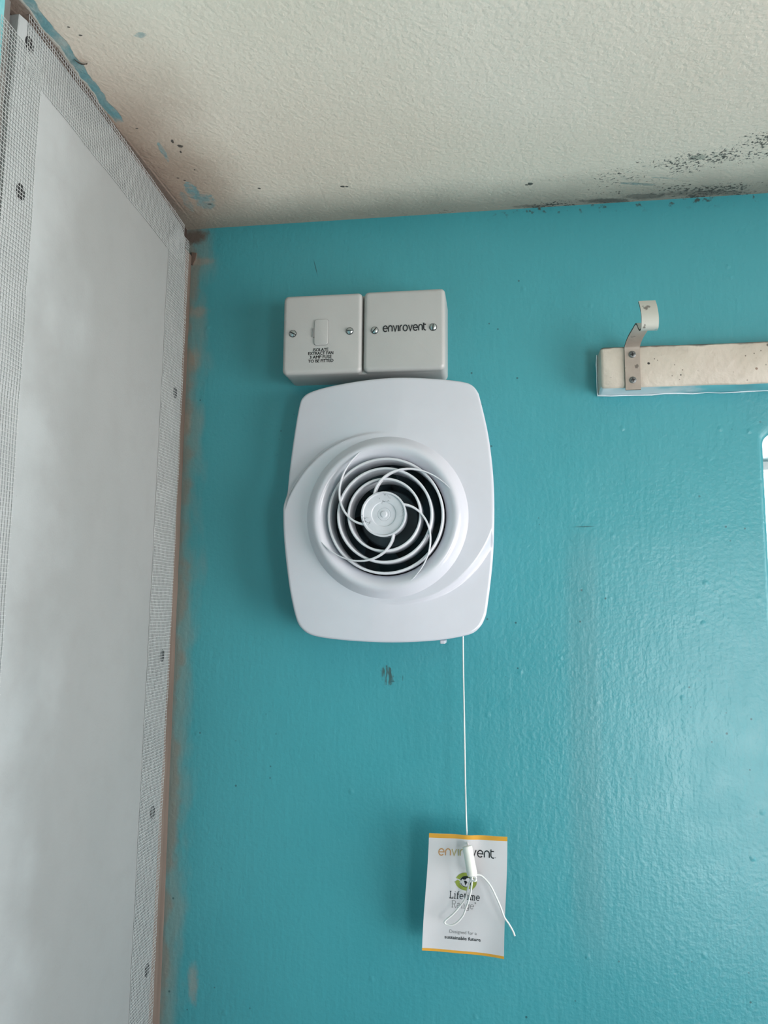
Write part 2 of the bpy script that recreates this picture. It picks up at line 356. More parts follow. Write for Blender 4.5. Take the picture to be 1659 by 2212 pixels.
# ------------------------------------------------------------------ the room
def structure(o): o['kind'] = 'structure'; return o
def wall_with_rounded_opening():
    x0, x1, z0, z1 = -.12, RX+.02, -.02, 2.43; rb = .007; dep = .20
    cx, cz = (W1X0+W1X1)/2, (W1Z0+W1Z1)/2; w, h = W1X1-W1X0, W1Z1-W1Z0
    base = rrect(w, h, .012, 8, cx, cz)
    dense = []
    for k in range(len(base)):
        a, b = base[k], base[(k+1) % len(base)]; L = math.dist(a, b); n = max(1, int(L/.1))
        dense += [(a[0]+(b[0]-a[0])*j/n, a[1]+(b[1]-a[1])*j/n) for j in range(n)]
    def out(p):
        dx, dz = p[0]-cx, p[1]-cz; t = 1e9
        if dx > 1e-6: t = min(t, (x1-cx)/dx)
        if dx < -1e-6: t = min(t, (x0-cx)/dx)
        if dz > 1e-6: t = min(t, (z1-cz)/dz)
        if dz < -1e-6: t = min(t, (z0-cz)/dz)
        return (cx+dx*t, cz+dz*t)
    rings = [[(*out(p), 0.0) for p in dense]]
    for k in range(6):
        a = math.radians(90*k/5); ins = -rb*(1-math.sin(a)); s_ = 1
        rings.append([(cx+(p[0]-cx)*(1-2*ins/w), cz+(p[1]-cz)*(1-2*ins/h), rb*(1-math.cos(a))) for p in dense])
    rings.append([(p[0], p[1], dep) for p in dense]); rings.append([(*out(p), dep) for p in dense])
    v, f = [], []; n = len(dense)
    for r in rings: v += [(x, y, z) for x, z, y in r]
    for j in range(len(rings)-1):
        for k in range(n): f.append((j*n+k, j*n+(k+1) % n, (j+1)*n+(k+1) % n, (j+1)*n+k))
    # true corners of the slab
    c4 = [(x0, z0), (x1, z0), (x1, z1), (x0, z1)]
    for (a, b) in c4:
        for y, base_i in ((0.0, 0), (dep, (len(rings)-1)*n)):
            ks = sorted(range(n), key=lambda k: math.dist((v[base_i+k][0], v[base_i+k][2]), (a, b)))
            side = [k for k in ks if abs(v[base_i+k][0]-a) < 1e-6][:1]+[k for k in ks if abs(v[base_i+k][2]-b) < 1e-6][:1]
            if len(side) == 2 and side[0] != side[1]:
                v.append((a, y, b)); f.append((base_i+side[0], base_i+side[1], len(v)-1))
    return structure(obj('wall_back', v, f, M['teal'], None, 35))
wall_with_rounded_opening()
LY = -.352                                           # where the old painted wall ends and the new board begins
mb = MB(); mb.box(-.12, -.004, LY, 0, 0, 2.42, 0); mb.box(-.12, .007, RY-.05, LY, 0, 2.42, 1)
structure(mb.build('wall_left', [M['cavity'], M['old_teal']]))
mb = MB(); mb.box(-.12, RX+.2, RY-.05, .02, RH, RH+.08); structure(mb.build('ceiling', M['ceiling']))
mb = MB(); mb.box(-.12, RX+.2, RY-.05, .02, -.06, 0); structure(mb.build('floor', M['floor']))
mb = MB()
for (a, b, c, d) in ((RY-.05, W2Y0, 0, 2.42), (W2Y1, .0, 0, 2.42), (W2Y0, W2Y1, 0, W2Z0), (W2Y0, W2Y1, W2Z1, 2.42)): mb.box(RX, RX+.05, a, b, c, d)
structure(mb.build('wall_right', M['pale_wall']))
mb = MB()
for (a, b, c, d) in ((-.12, W3X0, 0, 2.42), (W3X1, RX+.05, 0, 2.42), (W3X0, W3X1, 0, W3Z0), (W3X0, W3X1, W3Z1, 2.42)): mb.box(a, b, RY-.05, RY, c, d)
structure(mb.build('wall_front', M['front_wall']))
def window(n, c0, c1, z0, z1, along, depth0, depth1, t=.035):
    def bx(mb, a0, a1, b0, b1, d0, d1):
        if along == 'x': mb.box(a0, a1, d0, d1, b0, b1)
        else: mb.box(d0, d1, a0, a1, b0, b1)
    f = MB(); mid = (c0+c1)/2
    for (a0, a1, b0, b1) in ((c0, c0+t, z0, z1), (c1-t, c1, z0, z1), (c0+t, c1-t, z0, z0+t), (c0+t, c1-t, z1-t, z1)): bx(f, a0, a1, b0, b1, depth0, depth1)
    o = structure(f.build(f'window_{n}', M['frame'])); dm = (depth0+depth1)/2
    for a0, a1 in ((c0+t, c1-t),):
        p = MB(); bx(p, a0, a1, z0+t, z1-t, dm-.003, dm+.003); p.build('pane', M['glass'], o)
window(1, W1X0, W1X1, W1Z0, W1Z1, 'x', .160, .195, .010)
window(2, W2Y0, W2Y1, W2Z0, W2Z1, 'y', RX+.006, RX+.046)
window(3, W3X0, W3X1, W3Z0, W3Z1, 'x', RY-.046, RY-.006)

# bare strip in the corner between board and back wall
pts = [(2.366, -.0195), (2.2, -.0175), (2.0, -.0205), (1.8, -.0225), (1.6, -.025), (1.4, -.026), (.0, -.03)]
mb = MB(); v = []; f = []
rnd = random.Random(3)
zs = [2.366-.02*k for k in range(60)]+[.02]
for z in zs:
    g = .0020+.0012*rnd.random(); 
    v += [(.0035+.0006*rnd.random(), -.045, z), (.0045, -.012, z), (.0040, -g-.0006, z), (-.004, -g-.0006, z), (-.004, -.045, z)]
for j in range(len(zs)-1):
    for k in range(5): f.append((j*5+k, j*5+(k+1) % 5, (j+1)*5+(k+1) % 5, (j+1)*5+k))
f += [(0, 1, 2, 3, 4), tuple((len(zs)-1)*5+k for k in range(5))]
tr = structure(obj('trim_1', v, f, M['bare'], None, 40))
mb = MB(); a = [U(415, 546, y=-.0006), U(425, 547, y=-.0006), U(423, 560, y=-.0006), U(417, 573, y=-.0006), U(413, 572, y=-.0006)]
mb.raw([(p.x, 0, p.z) for p in a]+[(p.x, -.0018, p.z) for p in a], [(0, 1, 2, 3, 4), (5, 6, 7, 8, 9)]+[(k, (k+1) % 5, 5+(k+1) % 5, 5+k) for k in range(5)])
mb.build('plaster_chip', M['bare'], tr)

# ------------------------------------------------------------------ plasterboard sheet with its screws
BX = .0085
def bp(px, py): p = U(px, py, x=BX); return (p.y, p.z)
br = [bp(401, 545), bp(397, 700), bp(385, 1000), bp(371, 1300), bp(354.5, 1600), bp(340, 1850), bp(326, 2110)]
dy = (br[-1][0]-br[-2][0])/(br[-1][1]-br[-2][1]); br.append((br[-1][0]+dy*(.01-br[-1][1])*.4, .01))
top = [bp(60, 21), bp(155, 152), bp(222, 240), bp(290, 341), bp(345, 417), bp(392, 486)]
top = [(y, min(z, 2.3945)) for y, z in top]
left = [(-.3425, .01), (-.3425, 1.2), (-.3425, 2.0), (-.341, 2.30), (-.3375, top[0][1]-.002)]
outl = left+top+[(br[0][0]-.001, 2.372)]+br
t_board = thing('plasterboard_sheet', 'pale grey plasterboard sheet screwed to the left wall with meshed joints', 'plasterboard', (BX, -.18, .01))
n = len(outl)
bv = [(-.0035, y, z) for y, z in outl]+[(BX, y, z) for y, z in outl]
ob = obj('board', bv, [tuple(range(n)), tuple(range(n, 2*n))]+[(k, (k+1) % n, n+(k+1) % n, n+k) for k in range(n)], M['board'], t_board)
bmod = ob.modifiers.new('edge', 'BEVEL'); bmod.width = .0006; bmod.segments = 1
def board_screw(p):
    mb = MB(); v, f = [], []; N = 14
    for (r, h) in ((.0050, .0001), (.0050, .0004), (.0038, .0005), (.0014, .0003)):
        for k in range(N): a = 2*math.pi*k/N; v.append((BX+h, p.y+r*math.cos(a), p.z+r*math.sin(a)*1.25))
    for j in range(3):
        for k in range(N): f.append((j*N+k, j*N+(k+1) % N, (j+1)*N+(k+1) % N, (j+1)*N+k))
    f.append(tuple(range(3*N, 4*N))); mb.raw(v, f); mb.build('screw', M['black_screw'], t_board)
for px in ((378, 848), (350, 1416), (329, 1755), (317, 2096), (63, 97), (43.5, 415), (390.5, 536)): board_screw(U(*px, x=BX))

# ------------------------------------------------------------------ fibreglass mesh joint tapes, every thread real
def tape(a0, a1, b0, b1, name, label, over_gap, pitch=.0030, cut=None):
    # quad from edge a0->a1 (outer edge) to b0->b1 (inner edge), points (y, z)
    mb = MB(); a0, a1, b0, b1 = map(lambda p: Vector((p[0], p[1])), (a0, a1, b0, b1))
    L = (a1-a0).length; Wd = (b0-a0).length; nl, nw = int(L/pitch), max(2, int(Wd/pitch)); r = random.Random(len(label))
    ph = r.random()*6
    def P(s, t):
        p = (a0.lerp(a1, s)).lerp(b0.lerp(b1, s), t)
        return p+Vector((math.sin(s*L*60+ph)*.0004+math.sin(s*L*170+t*5)*.00018, math.cos(t*7+s*L*90)*.0003))
    def X(s, t): return BX+.0006+.0002*math.sin(s*L*80+t*3)+over_gap*max(0, .35-t)*0
    def strip(pts, w, h):
        n = len(pts); v = []; f = []
        for j, (p, x) in enumerate(pts):
            d = (pts[min(j+1, n-1)][0]-pts[max(j-1, 0)][0]).normalized(); nn = Vector((-d.y, d.x))*w/2
            for (sg, hx) in ((-1, 0), (1, 0), (1, h), (-1, h)): q = p+nn*sg; v.append((x+hx, q.x, q.y))
        for j in range(n-1):
            for k in range(4): f.append((j*4+k, j*4+(k+1) % 4, (j+1)*4+(k+1) % 4, (j+1)*4+k))
        mb.raw(v, f)
    m = max(12, int(L/.02))
    for i in range(nw+1):
        t = i/nw; strip([(P(s/m, t), X(s/m, t)) for s in range(m+1)], .00042, .00018)
    for i in range(nl+1):
        s = min(1, (i+r.uniform(-.12, .12))/nl); s = max(0, s); e = r.uniform(-.02, .02)
        strip([(P(s, t), X(s, t)+.0002) for t in (-.012+e, .33, .66, 1.012-e)], .00045, .00018)
    o = mb.build(name, M['thread'], None, None, fix=False); tag(o, label, 'mesh tape', 'mesh tapes on the plasterboard joints'); return o
def off(p, dy, dz): return (p[0]+dy, p[1]+dz)
tape(off(bp(62, 24), 0, .0035), off(bp(397, 492), 0, .003), off(bp(62, 24), 0, -.046), off(bp(397, 492), -.002, -.044), 'mesh_tape',
     'white fibreglass mesh tape sloping along the plasterboard top edge under the ceiling', 1)
tape(off(bp(404, 520), .004, 0), off(bp(325.5, 2110), .0025, -.30), off(bp(404, 520), -.046, 0), off(bp(325.5, 2110), -.048, -.30), 'mesh_tape',
     'long white mesh tape running down the plasterboard beside the teal wall corner', 1)
tape((-.3575, 2.375), (-.3575, 1.3), (-.3085, 2.375), (-.3085, 1.3), 'mesh_tape',
     'white mesh tape at far left bridging plasterboard and old teal wall', 1)
mb = MB(); mb.box(-.004, .0045, LY-.0002, -.3425, .01, 2.398)
structure(mb.build('trim_2', M['gap']))

# curled flake of paint hanging at the ceiling edge
c = U(176, 131, z=RH); mb = MB(); v, f = [], []
for j in range(9):
    t = j/8; w = .0036*math.sin(math.pi*(.12+.80*t))
    for sg in (-1, 1):
        for th in (0, .0004): v.append((c.x-.0045+.0085*t, c.y+.004*t+sg*w*.55-.002, RH-.0002-.0042*t*(1-t)*1.6-.0022*(sg < 0)*t-th))
for j in range(8):
    a, b = j*4, j*4+4
    f += [(a, a+2, b+2, b), (a+1, b+1, b+3, a+3), (a, b, b+1, a+1), (a+2, a+3, b+3, b+2)]
f += [(0, 1, 3, 2), (32, 34, 35, 33)]
mb.raw(v, f); fo = mb.build('paint_flake', plain('curled paint skin', (.11, .085, .07), .6, .3, var=.4), None, 30)
tag(fo, 'small dark curled paint flake hanging at the ceiling edge by the teal strip', 'paint flake')

# ------------------------------------------------------------------ electrical box
t_box = thing('fused_connection_unit', 'off-white double electrical box with two cover plates on teal wall above the fan', 'electrical box', (.2115, 0, 2.253))
BCX, BCZ = .2115, 2.2525
mb = MB(); rounded_plate(mb, .1715, .0855, .006, 0, -.0345, .002, BCX, BCZ)
mb.build('back_box', M['box_white'], t_box, 35)
plates = []
for sx in (-1, 1):
    mb = MB(); rounded_plate(mb, .0846, .0862, .005, -.0335, -.0435, .0042, BCX+sx*.0432, BCZ+(0.0004 if sx > 0 else 0), n=6)
    plates.append(mb.build('faceplate', M['box_white'], t_box, 50))
YF = -.0435
def slot_screw(x, z, ang, parent, r=.0034):
    v, f = [], []; N = 20; prof = ((r*1.12, .0000), (r*1.10, .0003), (r, .0004), (r*.97, .0011), (r*.72, .0017), (r*.3, .0020), (.00001, .0021))
    mb = MB(); ca, sa = math.cos(ang), math.sin(ang)
    mb.lathe([(r*1.18, 0), (r*1.18, .0002)], (x, YF, z), n=24, mi=1, cap1=True)
    for sg in (-1, 1):                               # two half domes either side of the slot
        g = .00055; pr = []
        ring = []
        for (rr, h) in prof[2:]:
            row = []
            for k in range(13):
                a = math.pi*k/12; lx, lz = rr*math.cos(a), max(rr*math.sin(a), 0)*sg
                lz = sg*max(abs(lz), g) if rr > g else sg*g
                row.append((x+lx*ca-lz*sa, YF-h, z+lx*sa+lz*ca))
            ring.append(row)
        base = [(p[0], YF-.0002, p[2]) for p in ring[0]]; rows = [base]+ring; vv = [p for r_ in rows for p in r_]
        ff = [(j*13+k, j*13+(k+1) % 13, (j+1)*13+(k+1) % 13, (j+1)*13+k) for j in range(len(rows)-1) for k in range(13)]
        mb.raw(vv, ff, 0)
    mb.build('screw', [M['steel'], M['slot']], parent, 40)
scr = [((632.6, 721), -.42), ((755.4, 715.2), .02), ((809.4, 713.7), .85), ((935.7, 706.8), 1.5)]
for i, (p, a) in enumerate(scr):
    w = U(*p, y=YF); slot_screw(w.x, w.z, a, plates[i//2])
fc = U(694, 718, y=YF)
mb = MB(); L1 = rrect(.0154, .0282, .0028, 5, fc.x, fc.z); mb.raw([(x, YF-.00005, z) for x, z in L1], [tuple(range(len(L1)))], 1)
rounded_plate(mb, .0146, .0274, .0025, YF, YF-.0011, .0004, fc.x, fc.z, 0, 3)
mb.box(fc.x-.0092, fc.x-.0072, YF-.0010, YF, fc.z-.005, fc.z+.0045, 1)
mb.build('fuse_holder', [M['box_white'], plain('fuse slot shadow', (.20, .20, .20), .6)], plates[0], 40)

# ---- lettering tools
def default_text(body, width, height, bold=0.0):     # polygons (2D verts, faces) of Blender's own font, centred, baseline at 0
    cu = bpy.data.curves.new('t', 'FONT'); cu.body = body; cu.size = 1; cu.align_x = 'CENTER'; cu.offset = bold; cu.resolution_u = 3
    o = bpy.data.objects.new('t', cu); COL.objects.link(o); bpy.context.view_layer.update()
    me = bpy.data.meshes.new_from_object(o.evaluated_get(bpy.context.evaluated_depsgraph_get()))
    v = [(p.co.x, p.co.y) for p in me.vertices]; f = [tuple(p.vertices) for p in me.polygons]
    bpy.data.objects.remove(o); bpy.data.curves.remove(cu); bpy.data.meshes.remove(me)
    x0, x1 = min(a for a, b in v), max(a for a, b in v); y1 = max(b for a, b in v)
    cx = (x0+x1)/2; sx = width/(x1-x0); sy = height/.73
    return [((a-cx)*sx, b*sy) for a, b in v], f
def arc(cx, cy, r, a0, a1, n=12, ry=None): return [(cx+r*math.cos(math.radians(a0+(a1-a0)*k/n)), cy+(ry or r)*math.sin(math.radians(a0+(a1-a0)*k/n))) for k in range(n+1)]
ROUND = {   # geometric round letters, x-height 1
 'e': (1.0, [[(.06, .5)]+[(1.0, .5)]+arc(.5, .5, .5, 12, 318, 26)]), 'n': (.92, [[(0, 0), (0, .52)]+arc(.46, .54, .46, 180, 0, 16)+[(.92, 0)]]),
 'v': (.88, [[(0, 1), (.44, .02), (.88, 1)]]), 'i': (.12, [[(.06, 0), (.06, 1)]]), 'r': (.50, [[(0, 0), (0, .52)]+arc(.46, .54, .46, 180, 92, 9)]),
 'o': (1.02, [arc(.51, .5, .51, 0, 360, 30, .5)]), 't': (.58, [[(0, 1.28), (0, .42)]+arc(.42, .42, .42, 180, 270, 8)+[(.58, 0)], [(0, .98), (.56, .98)]]),
 '.': (.0, [[(.0, 0), (.0, .10)]])}
def sl(x, y, w=.22): return [(x-w, y), (x+w, y)]
SLAB = {    # slab-serif letters
 'L': (1.0, [[(.24, 1.5), (.24, 0)], sl(.24, 1.5), [(0, 0), (.98, 0), (.98, .34)]]), 'i': (.46, [[(.23, 0), (.23, 1), (0, 1)], sl(.23, 0), [(.23, 1.36), (.23, 1.48)]]),
 'f': (.56, [[(.22, 0), (.22, 1.22)]+arc(.48, 1.24, .26, 180, 70, 8), [(0, 1), (.52, 1)], sl(.22, 0)]), 'e': (.86, [[(.04, .52), (.86, .52)]+arc(.44, .5, .42, 8, 315, 22, .5)]),
 't': (.58, [[(.2, 1.3), (.2, .3)]+arc(.46, .3, .26, 180, 300, 8), [(0, 1), (.54, 1)]]), 'm': (1.42, [[(0, 1), (.2, 1), (.2, 0)], [(.2, .6)]+arc(.46, .7, .26, 160, 0, 8, .3)+[(.72, 0)], [(.72, .6)]+arc(.98, .7, .26, 160, 0, 8, .3)+[(1.24, 0)], sl(.2, 0, .18), sl(.72, 0, .16), sl(1.24, 0, .18)]),
 'R': (1.12, [[(.24, 0), (.24, 1.5)], [(0, 1.5), (.62, 1.5)]+arc(.62, 1.12, .36, 90, -90, 10, .38)+[(.24, .74)], [(.6, .74), (1.0, 0), (1.14, 0)], sl(.24, 0)]),
 'a': (.86, [arc(.4, .68, .32, 160, 0, 9, .32)+[(.72, 0), (.86, 0)], arc(.40, .29, .36, 30, 330, 16, .29)]), 'n': (.98, [[(0, 1), (.2, 1), (.2, 0)], [(.2, .6)]+arc(.5, .68, .3, 160, 0, 9, .32)+[(.8, 0)], sl(.2, 0, .18), sl(.8, 0, .18)]),
 'g': (.86, [arc(.40, .5, .38, 0, 360, 22, .48), [(.86, 1), (.78, 1), (.78, -.1)]+arc(.42, -.12, .36, 0, -160, 10, .3)]), 'o_': (.3, [arc(.14, 1.36, .12, 0, 360, 12)])}
def stroke_poly(P, w):
    n = len(P); v, f = [], []
    for j in range(n):
        a, b, c = Vector(P[max(j-1, 0)]), Vector(P[j]), Vector(P[min(j+1, n-1)])
        d1 = (b-a).normalized() if (b-a).length > 1e-9 else None; d2 = (c-b).normalized() if (c-b).length > 1e-9 else None
        d1 = d1 or d2; d2 = d2 or d1
        n1, n2 = Vector((-d1.y, d1.x)), Vector((-d2.y, d2.x)); m = (n1+n2)
        m = m.normalized() if m.length > .05 else n1
        k = w/2/max(.45, m.dot(n1)); v += [tuple(b+m*k), tuple(b-m*k)]
    for j in range(n-1): f.append((2*j, 2*j+1, 2*j+3, 2*j+2))
    return v, f
def stroke_text(word, font, gap, w, width, height, only=None):   # 2D verts, faces; left at 0, baseline at 0; only = letter indices to draw
    x = 0; items = []
    for i, ch in enumerate(word):
        wd, st = font[ch]; items.append((i, x, st)); x += wd+gap
    tot = x-gap; sx = width/tot; V, F = [], []
    for i, ox, st in items:
        if only is not None and i not in only: continue
        for P in st:
            # scale first so that the strokes keep one thickness
            v, f = stroke_poly([((ox+a)*sx, b*height) for a, b in P], w*height); k = len(V); V += v; F += [tuple(q+k for q in g) for g in f]
    return V, F
def decal(name, V, F, mapf, mat, parent, thick=.00012):
    # thin printed or raised ink: mapf(x, y, lift) -> point
    n = len(V); v = [mapf(a, b, .00004) for a, b in V]+[mapf(a, b, .00004+thick) for a, b in V]
    f = [tuple(q+n for q in g) for g in F]+[tuple(reversed(g)) for g in F]
    from collections import Counter
    ed = Counter(); dirs = {}
    for g in F:
        for k in range(len(g)):
            a, b = g[k], g[(k+1) % len(g)]; ed[frozenset((a, b))] += 1; dirs[frozenset((a, b))] = (a, b)
    f += [(a, b, b+n, a+n) for key, (a, b) in dirs.items() if ed[key] == 1]
    return obj(name, v, f, mat, parent, None, None, True)
def on_plate(cx, cz): return lambda a, b, l: (cx+a, YF-l, cz+b)
for line, wmm, zoff in (('ISOLATE', 16.2, 612), ('EXTRACT FAN', 26.6, 642), ('3 AMP FUSE', 23.2, 674.5), ('TO BE FITTED', 26.7, 707.5)):
    p = U(580+(446 if wmm != 23.2 else 445)/3.95, 600+(zoff+14)/3.95, y=YF); V, F = default_text(line, wmm/1000, .0034)
    V, F = [(a+d, b+e) for d, e in ((-.00008, 0), (.00008, .00003), (0, -.00005)) for a, b in V], [tuple(i+k*len(V) for i in g) for k in range(3) for g in F]
    decal('lettering', V, F, on_plate(p.x, p.z), M['ink'], plates[0])
p = U(580+980/3.95, 600+464/3.95, y=YF); p2 = U(580+1345/3.95, 600+443/3.95, y=YF)
V, F = stroke_text('envirovent', ROUND, .31, .165, p2.x-p.x, .0062)
decal('lettering', V, F, on_plate(p.x, (p.z+p2.z)/2), M['ink'], plates[1], .0004)

# ------------------------------------------------------------------ extractor fan
FX, FZ = .2397, 2.0576
t_fan = thing('extractor_fan', 'white extractor fan with round swirl grille below the electrical box on teal wall', 'fan', (FX, 0, FZ))
O = [(642, 870), (651.5, 851), (670, 840.7), (713, 830), (786.7, 819), (845, 814.5), (897, 814.5), (959, 817.7), (1002, 823), (1020, 830), (1031, 843), (1036.5, 858), (1051, 919), (1060, 974), (1066, 1036), (1068, 1097), (1066.5, 1174), (1062, 1236),
     (1052.6, 1312), (1047, 1336), (1035.7, 1356), (1014, 1371), (959, 1382), (897, 1387), (836, 1388), (774, 1385.5), (713, 1380), (673, 1372.5), (651.5, 1359), (639, 1337), (627, 1282), (619, 1220), (613.5, 1159), (612, 1100), (616, 1045), (621, 1000), (630, 937)]
OY = -.0485
op = catmull([Vector(((q := U(*p, y=OY)).x-FX, q.z-FZ)).to_3d() for p in O], 8, True)
pol = sorted((math.atan2(p.y, p.x), math.hypot(p.x, p.y)) for p in op)
pol = [(a-2*math.pi, r) for a, r in pol[-3:]]+pol+[(a+2*math.pi, r) for a, r in pol[:3]]
def Rout(th):
    th = (th+math.pi) % (2*math.pi)-math.pi
    for (a, r), (b, s) in zip(pol, pol[1:]):
        if a <= th <= b: return r+(s-r)*((th-a)/(b-a) if b > a else 0)
    return pol[-1][1]
ARC = [(90, 85.3), (110, 88.2), (130, 92.3), (145, 95.6), (158, 99.4), (170, 103.8), (180, 106.8), (190, 110)]
def r_arc(d):
    for (a, r), (b, s) in zip(ARC, ARC[1:]):
        if a <= d <= b: return r+(s-r)*(d-a)/(b-a)
    return 110
def sm(t): t = max(0, min(1, t)); return t*t*(3-2*t)
def height(r, th):                                   # mm in front of the wall
    x, z = r*math.cos(th), r*math.sin(th)
    h = 55.5-5.5*(abs(z)/132)**2.0*1.15-4.5*(abs(x)/106)**2.2
    d = math.degrees(th) % 180
    if d >= 84:
        ra = r_arc(max(90, d)); step = .9*sm((d-80)/20)+11.0*sm((d-88)/80)
        h -= step*sm((r-ra+1.5)/(2.6+4.0*sm((d-90)/70)))
    return h
NT_ = 420; lip = [(58.6, 14), (58.6, 50), (58.9, 53.5), (60, 56.5), (62, 59.5), (64.2, 62.0), (66.4, 63.7), (68.6, 64.5), (70.8, 64.4), (73, 63.2), (75.2, 61.4), (77.4, 59.2), (79.2, 57.2), (80.2, 56.0)]
v, f = [], []; rows = None
for k in range(NT_):
    th = 2*math.pi*k/NT_; R = Rout(th)*1000; col = list(lip)
    base80 = height(80.8, th)
    col = [(r, h if r < 73 else h+(base80-55.3)*(r-73)/7.2) for r, h in col]
    m = 60
    for j in range(m+1):
        r = 80.8+(R-3.0-80.8)*j/m; col.append((r, height(r, th)))
    he = height(R-3.0, th)
    for j in range(1, 6): a = math.radians(18*j); col.append((R-3.0+3.0*math.sin(a), he-3.0*(1-math.cos(a))))
    col += [(R-.3, he-10), (R-1.2, 6.0), (R-4, 6.0), (R-6, 8)]
    rows = len(col)
    for r, h in col: v.append((FX+r/1000*math.cos(th), -h/1000, FZ+r/1000*math.sin(th)))
for k in range(NT_):
    k2 = (k+1) % NT_
    for j in range(rows-1): f.append((k*rows+j, k*rows+j+1, k2*rows+j+1, k2*rows+j))
obj('cover', v, f, M['white_gloss'], t_fan, 38)
mb = MB(); v, f = [], []                             # wall plate behind the cover
for h, ins in ((0, 3.2), (6.5, 3.2)):
    for k in range(120): th = 2*math.pi*k/120; R = Rout(th)-ins/1000; v.append((FX+R*math.cos(th), -h/1000, FZ+R*math.sin(th)))
f = [(k, (k+1) % 120, 120+(k+1) % 120, 120+k) for k in range(120)]+[tuple(range(120)), tuple(range(120, 240))]
obj('back_plate', v, f, M['white_grille'], t_fan)
def ring(name, r0, r1, h0, h1, mat, n=96):           # thin walled ring, rounded front
    mb = MB(); e = (r1-r0)*.35
    mb.lathe([(r0, h0), (r0, h1-e), (r0+e*.3, h1-e*.3), (r0+e, h1), (r1-e, h1), (r1-e*.3, h1-e*.3), (r1, h1-e), (r1, h0), (r0, h0)], (FX, 0, FZ), n=n)
    return mb.build(name, mat, t_fan, 50)
# duct, motor and impeller deep inside
mb = MB(); mb.lathe([(.0576, .047), (.0576, .009)], (FX, 0, FZ), n=72); mb.lathe([(.0, .0095), (.0578, .0095)], (FX, 0, FZ), n=72); mb.build('duct', M['dark_plastic'], t_fan, 40)
mb = MB(); mb.lathe([(.030, .0096), (.030, .030), (.0285, .032), (.022, .033), (.0, .033)], (FX, 0, FZ), n=48); mo = mb.build('motor', M['motor'], t_fan, 40)
for k in range(7):
    mb = MB(); v, f = [], []; a0 = 2*math.pi*k/7
    for j in range(7):
        t = j/6; r = .0295+.026*t; a = a0+.35*t
        for (da, h) in ((-.30, .014), (.32, .030)):
            for th_ in (0, .0012): v.append((FX+r*math.cos(a+da), -h-th_, FZ+r*math.sin(a+da)))
    for j in range(6):
        a, b = j*4, j*4+4; f += [(a, a+2, b+2, b), (a+1, b+1, b+3, a+3), (a, b, b+1, a+1), (a+2, a+3, b+3, b+2)]
    f += [(0, 1, 3, 2), (24, 26, 27, 25)]; mb.raw(v, f); mb.build('blade', M['dark_plastic'], mo, 40)
GR = [(.0340, .0364, .0705), (.0446, .0471, .0685), (.0551, .0576, .0640)]
for r0, r1, h in GR: ring('grille_ring', r0, r1, h-.028, h, M['white_grille'])
mb = MB(); HB = .0750
mb.lathe([(.0210, .052), (.0219, HB-.0012), (.0221, HB-.0003), (.0217, HB), (.0205, HB), (.0202, HB-.0003), (.0199, HB-.0014), (.0196, HB-.0016), (.0125, HB-.0014), (.0120, HB-.0016), (.0115, HB-.0021), (.0108, HB-.0022),
          (.0067, HB-.0020), (.0064, HB-.0023), (.0061, HB-.0023), (.0058, HB-.0019), (.0036, HB-.0018), (.0030, HB-.0014), (.0026, HB-.0010), (.0012, HB-.0008), (.00001, HB-.0008)], (FX, 0, FZ), n=96, cap0=True)
mb.build('hub', M['hub'], t_fan, 28)
for q in range(4):                                   # four swirling vanes from hub to lip
    v, f = [], []; n = 40
    for j in range(n+1):
        t = j/n; r = 21.5+(69.5-21.5)*t; a = math.radians(112.5-90*q-(r-23.3)*2.02+ (6.0*math.sin(t*math.pi)*.9))
        front = 74.2-4.2*t**1.2-6.1*t**3; deep = 8.0*(1-t)+1.2; w = 1.05-.30*t-.50*t**4
        ta = a-math.atan2(r*math.radians(2.02), 1.0); d = Vector((math.cos(ta), math.sin(ta))); nn = Vector((-d.y, d.x))
        c0 = Vector((r*math.cos(a), r*math.sin(a)))
        for sg, hh in ((-1, front-deep), (-1, front-.25), (-.6, front), (.6, front), (1, front-.25), (1, front-deep)):
            p = c0+nn*w*sg; v.append((FX+p.x/1000, -hh/1000, FZ+p.y/1000))
    for j in range(n):
        for k in range(6): f.append((j*6+k, j*6+(k+1) % 6, (j+1)*6+(k+1) % 6, (j+1)*6+k))
    f += [tuple(range(6)), tuple(range(n*6, n*6+6))]
    obj('vane', v, f, M['white_grille'], t_fan, 50)
lp = U(957, 1383, y=-.03); mb = MB(); rounded_plate(mb, .0055, .0035, .001, -.012, -.036, .001, lp.x, lp.z-.0015); mb.build('catch', M['white_gloss'], t_fan, 40)

# ------------------------------------------------------------------ hanging card
TY = -.033
cq = [U(*p, y=y_) for p, y_ in (((927, 1799.8), TY), ((1096, 1807.6), TY-.004), ((1089, 2071.7), TY+.004), ((911.8, 2053.7), TY+.006))]
TW, TH = .0745, .105
def card(u, vv, lift=0.0):
    p = cq[0].lerp(cq[1], u).lerp(cq[3].lerp(cq[2], u), vv)
    bend = -.0035*math.exp(-((u-.5)/.12)**2)*max(0, 1-vv/.22)**1.2+.0030*math.sin(math.pi*u)*(.5+.5*vv)-.0012*math.sin(math.pi*vv)-.0006*math.sin(u*9+vv*4)
    return Vector((p.x+.0004*math.sin(vv*6), p.y+bend-lift, p.z))
t_card = thing('hang_tag', 'white swing card with orange bands hanging on the white pull cord', 'tag', tuple(cq[0]))
us = [k/24 for k in range(25)]; vsl = [0, .02, .037]+[.037+(.978-.037)*k/28 for k in range(1, 29)]+[1.0]
v = [card(u, w) for w in vsl for u in us]+[card(u, w, -.00035) for w in vsl for u in us]; nu, nv = len(us), len(vsl); f, mi = [], []
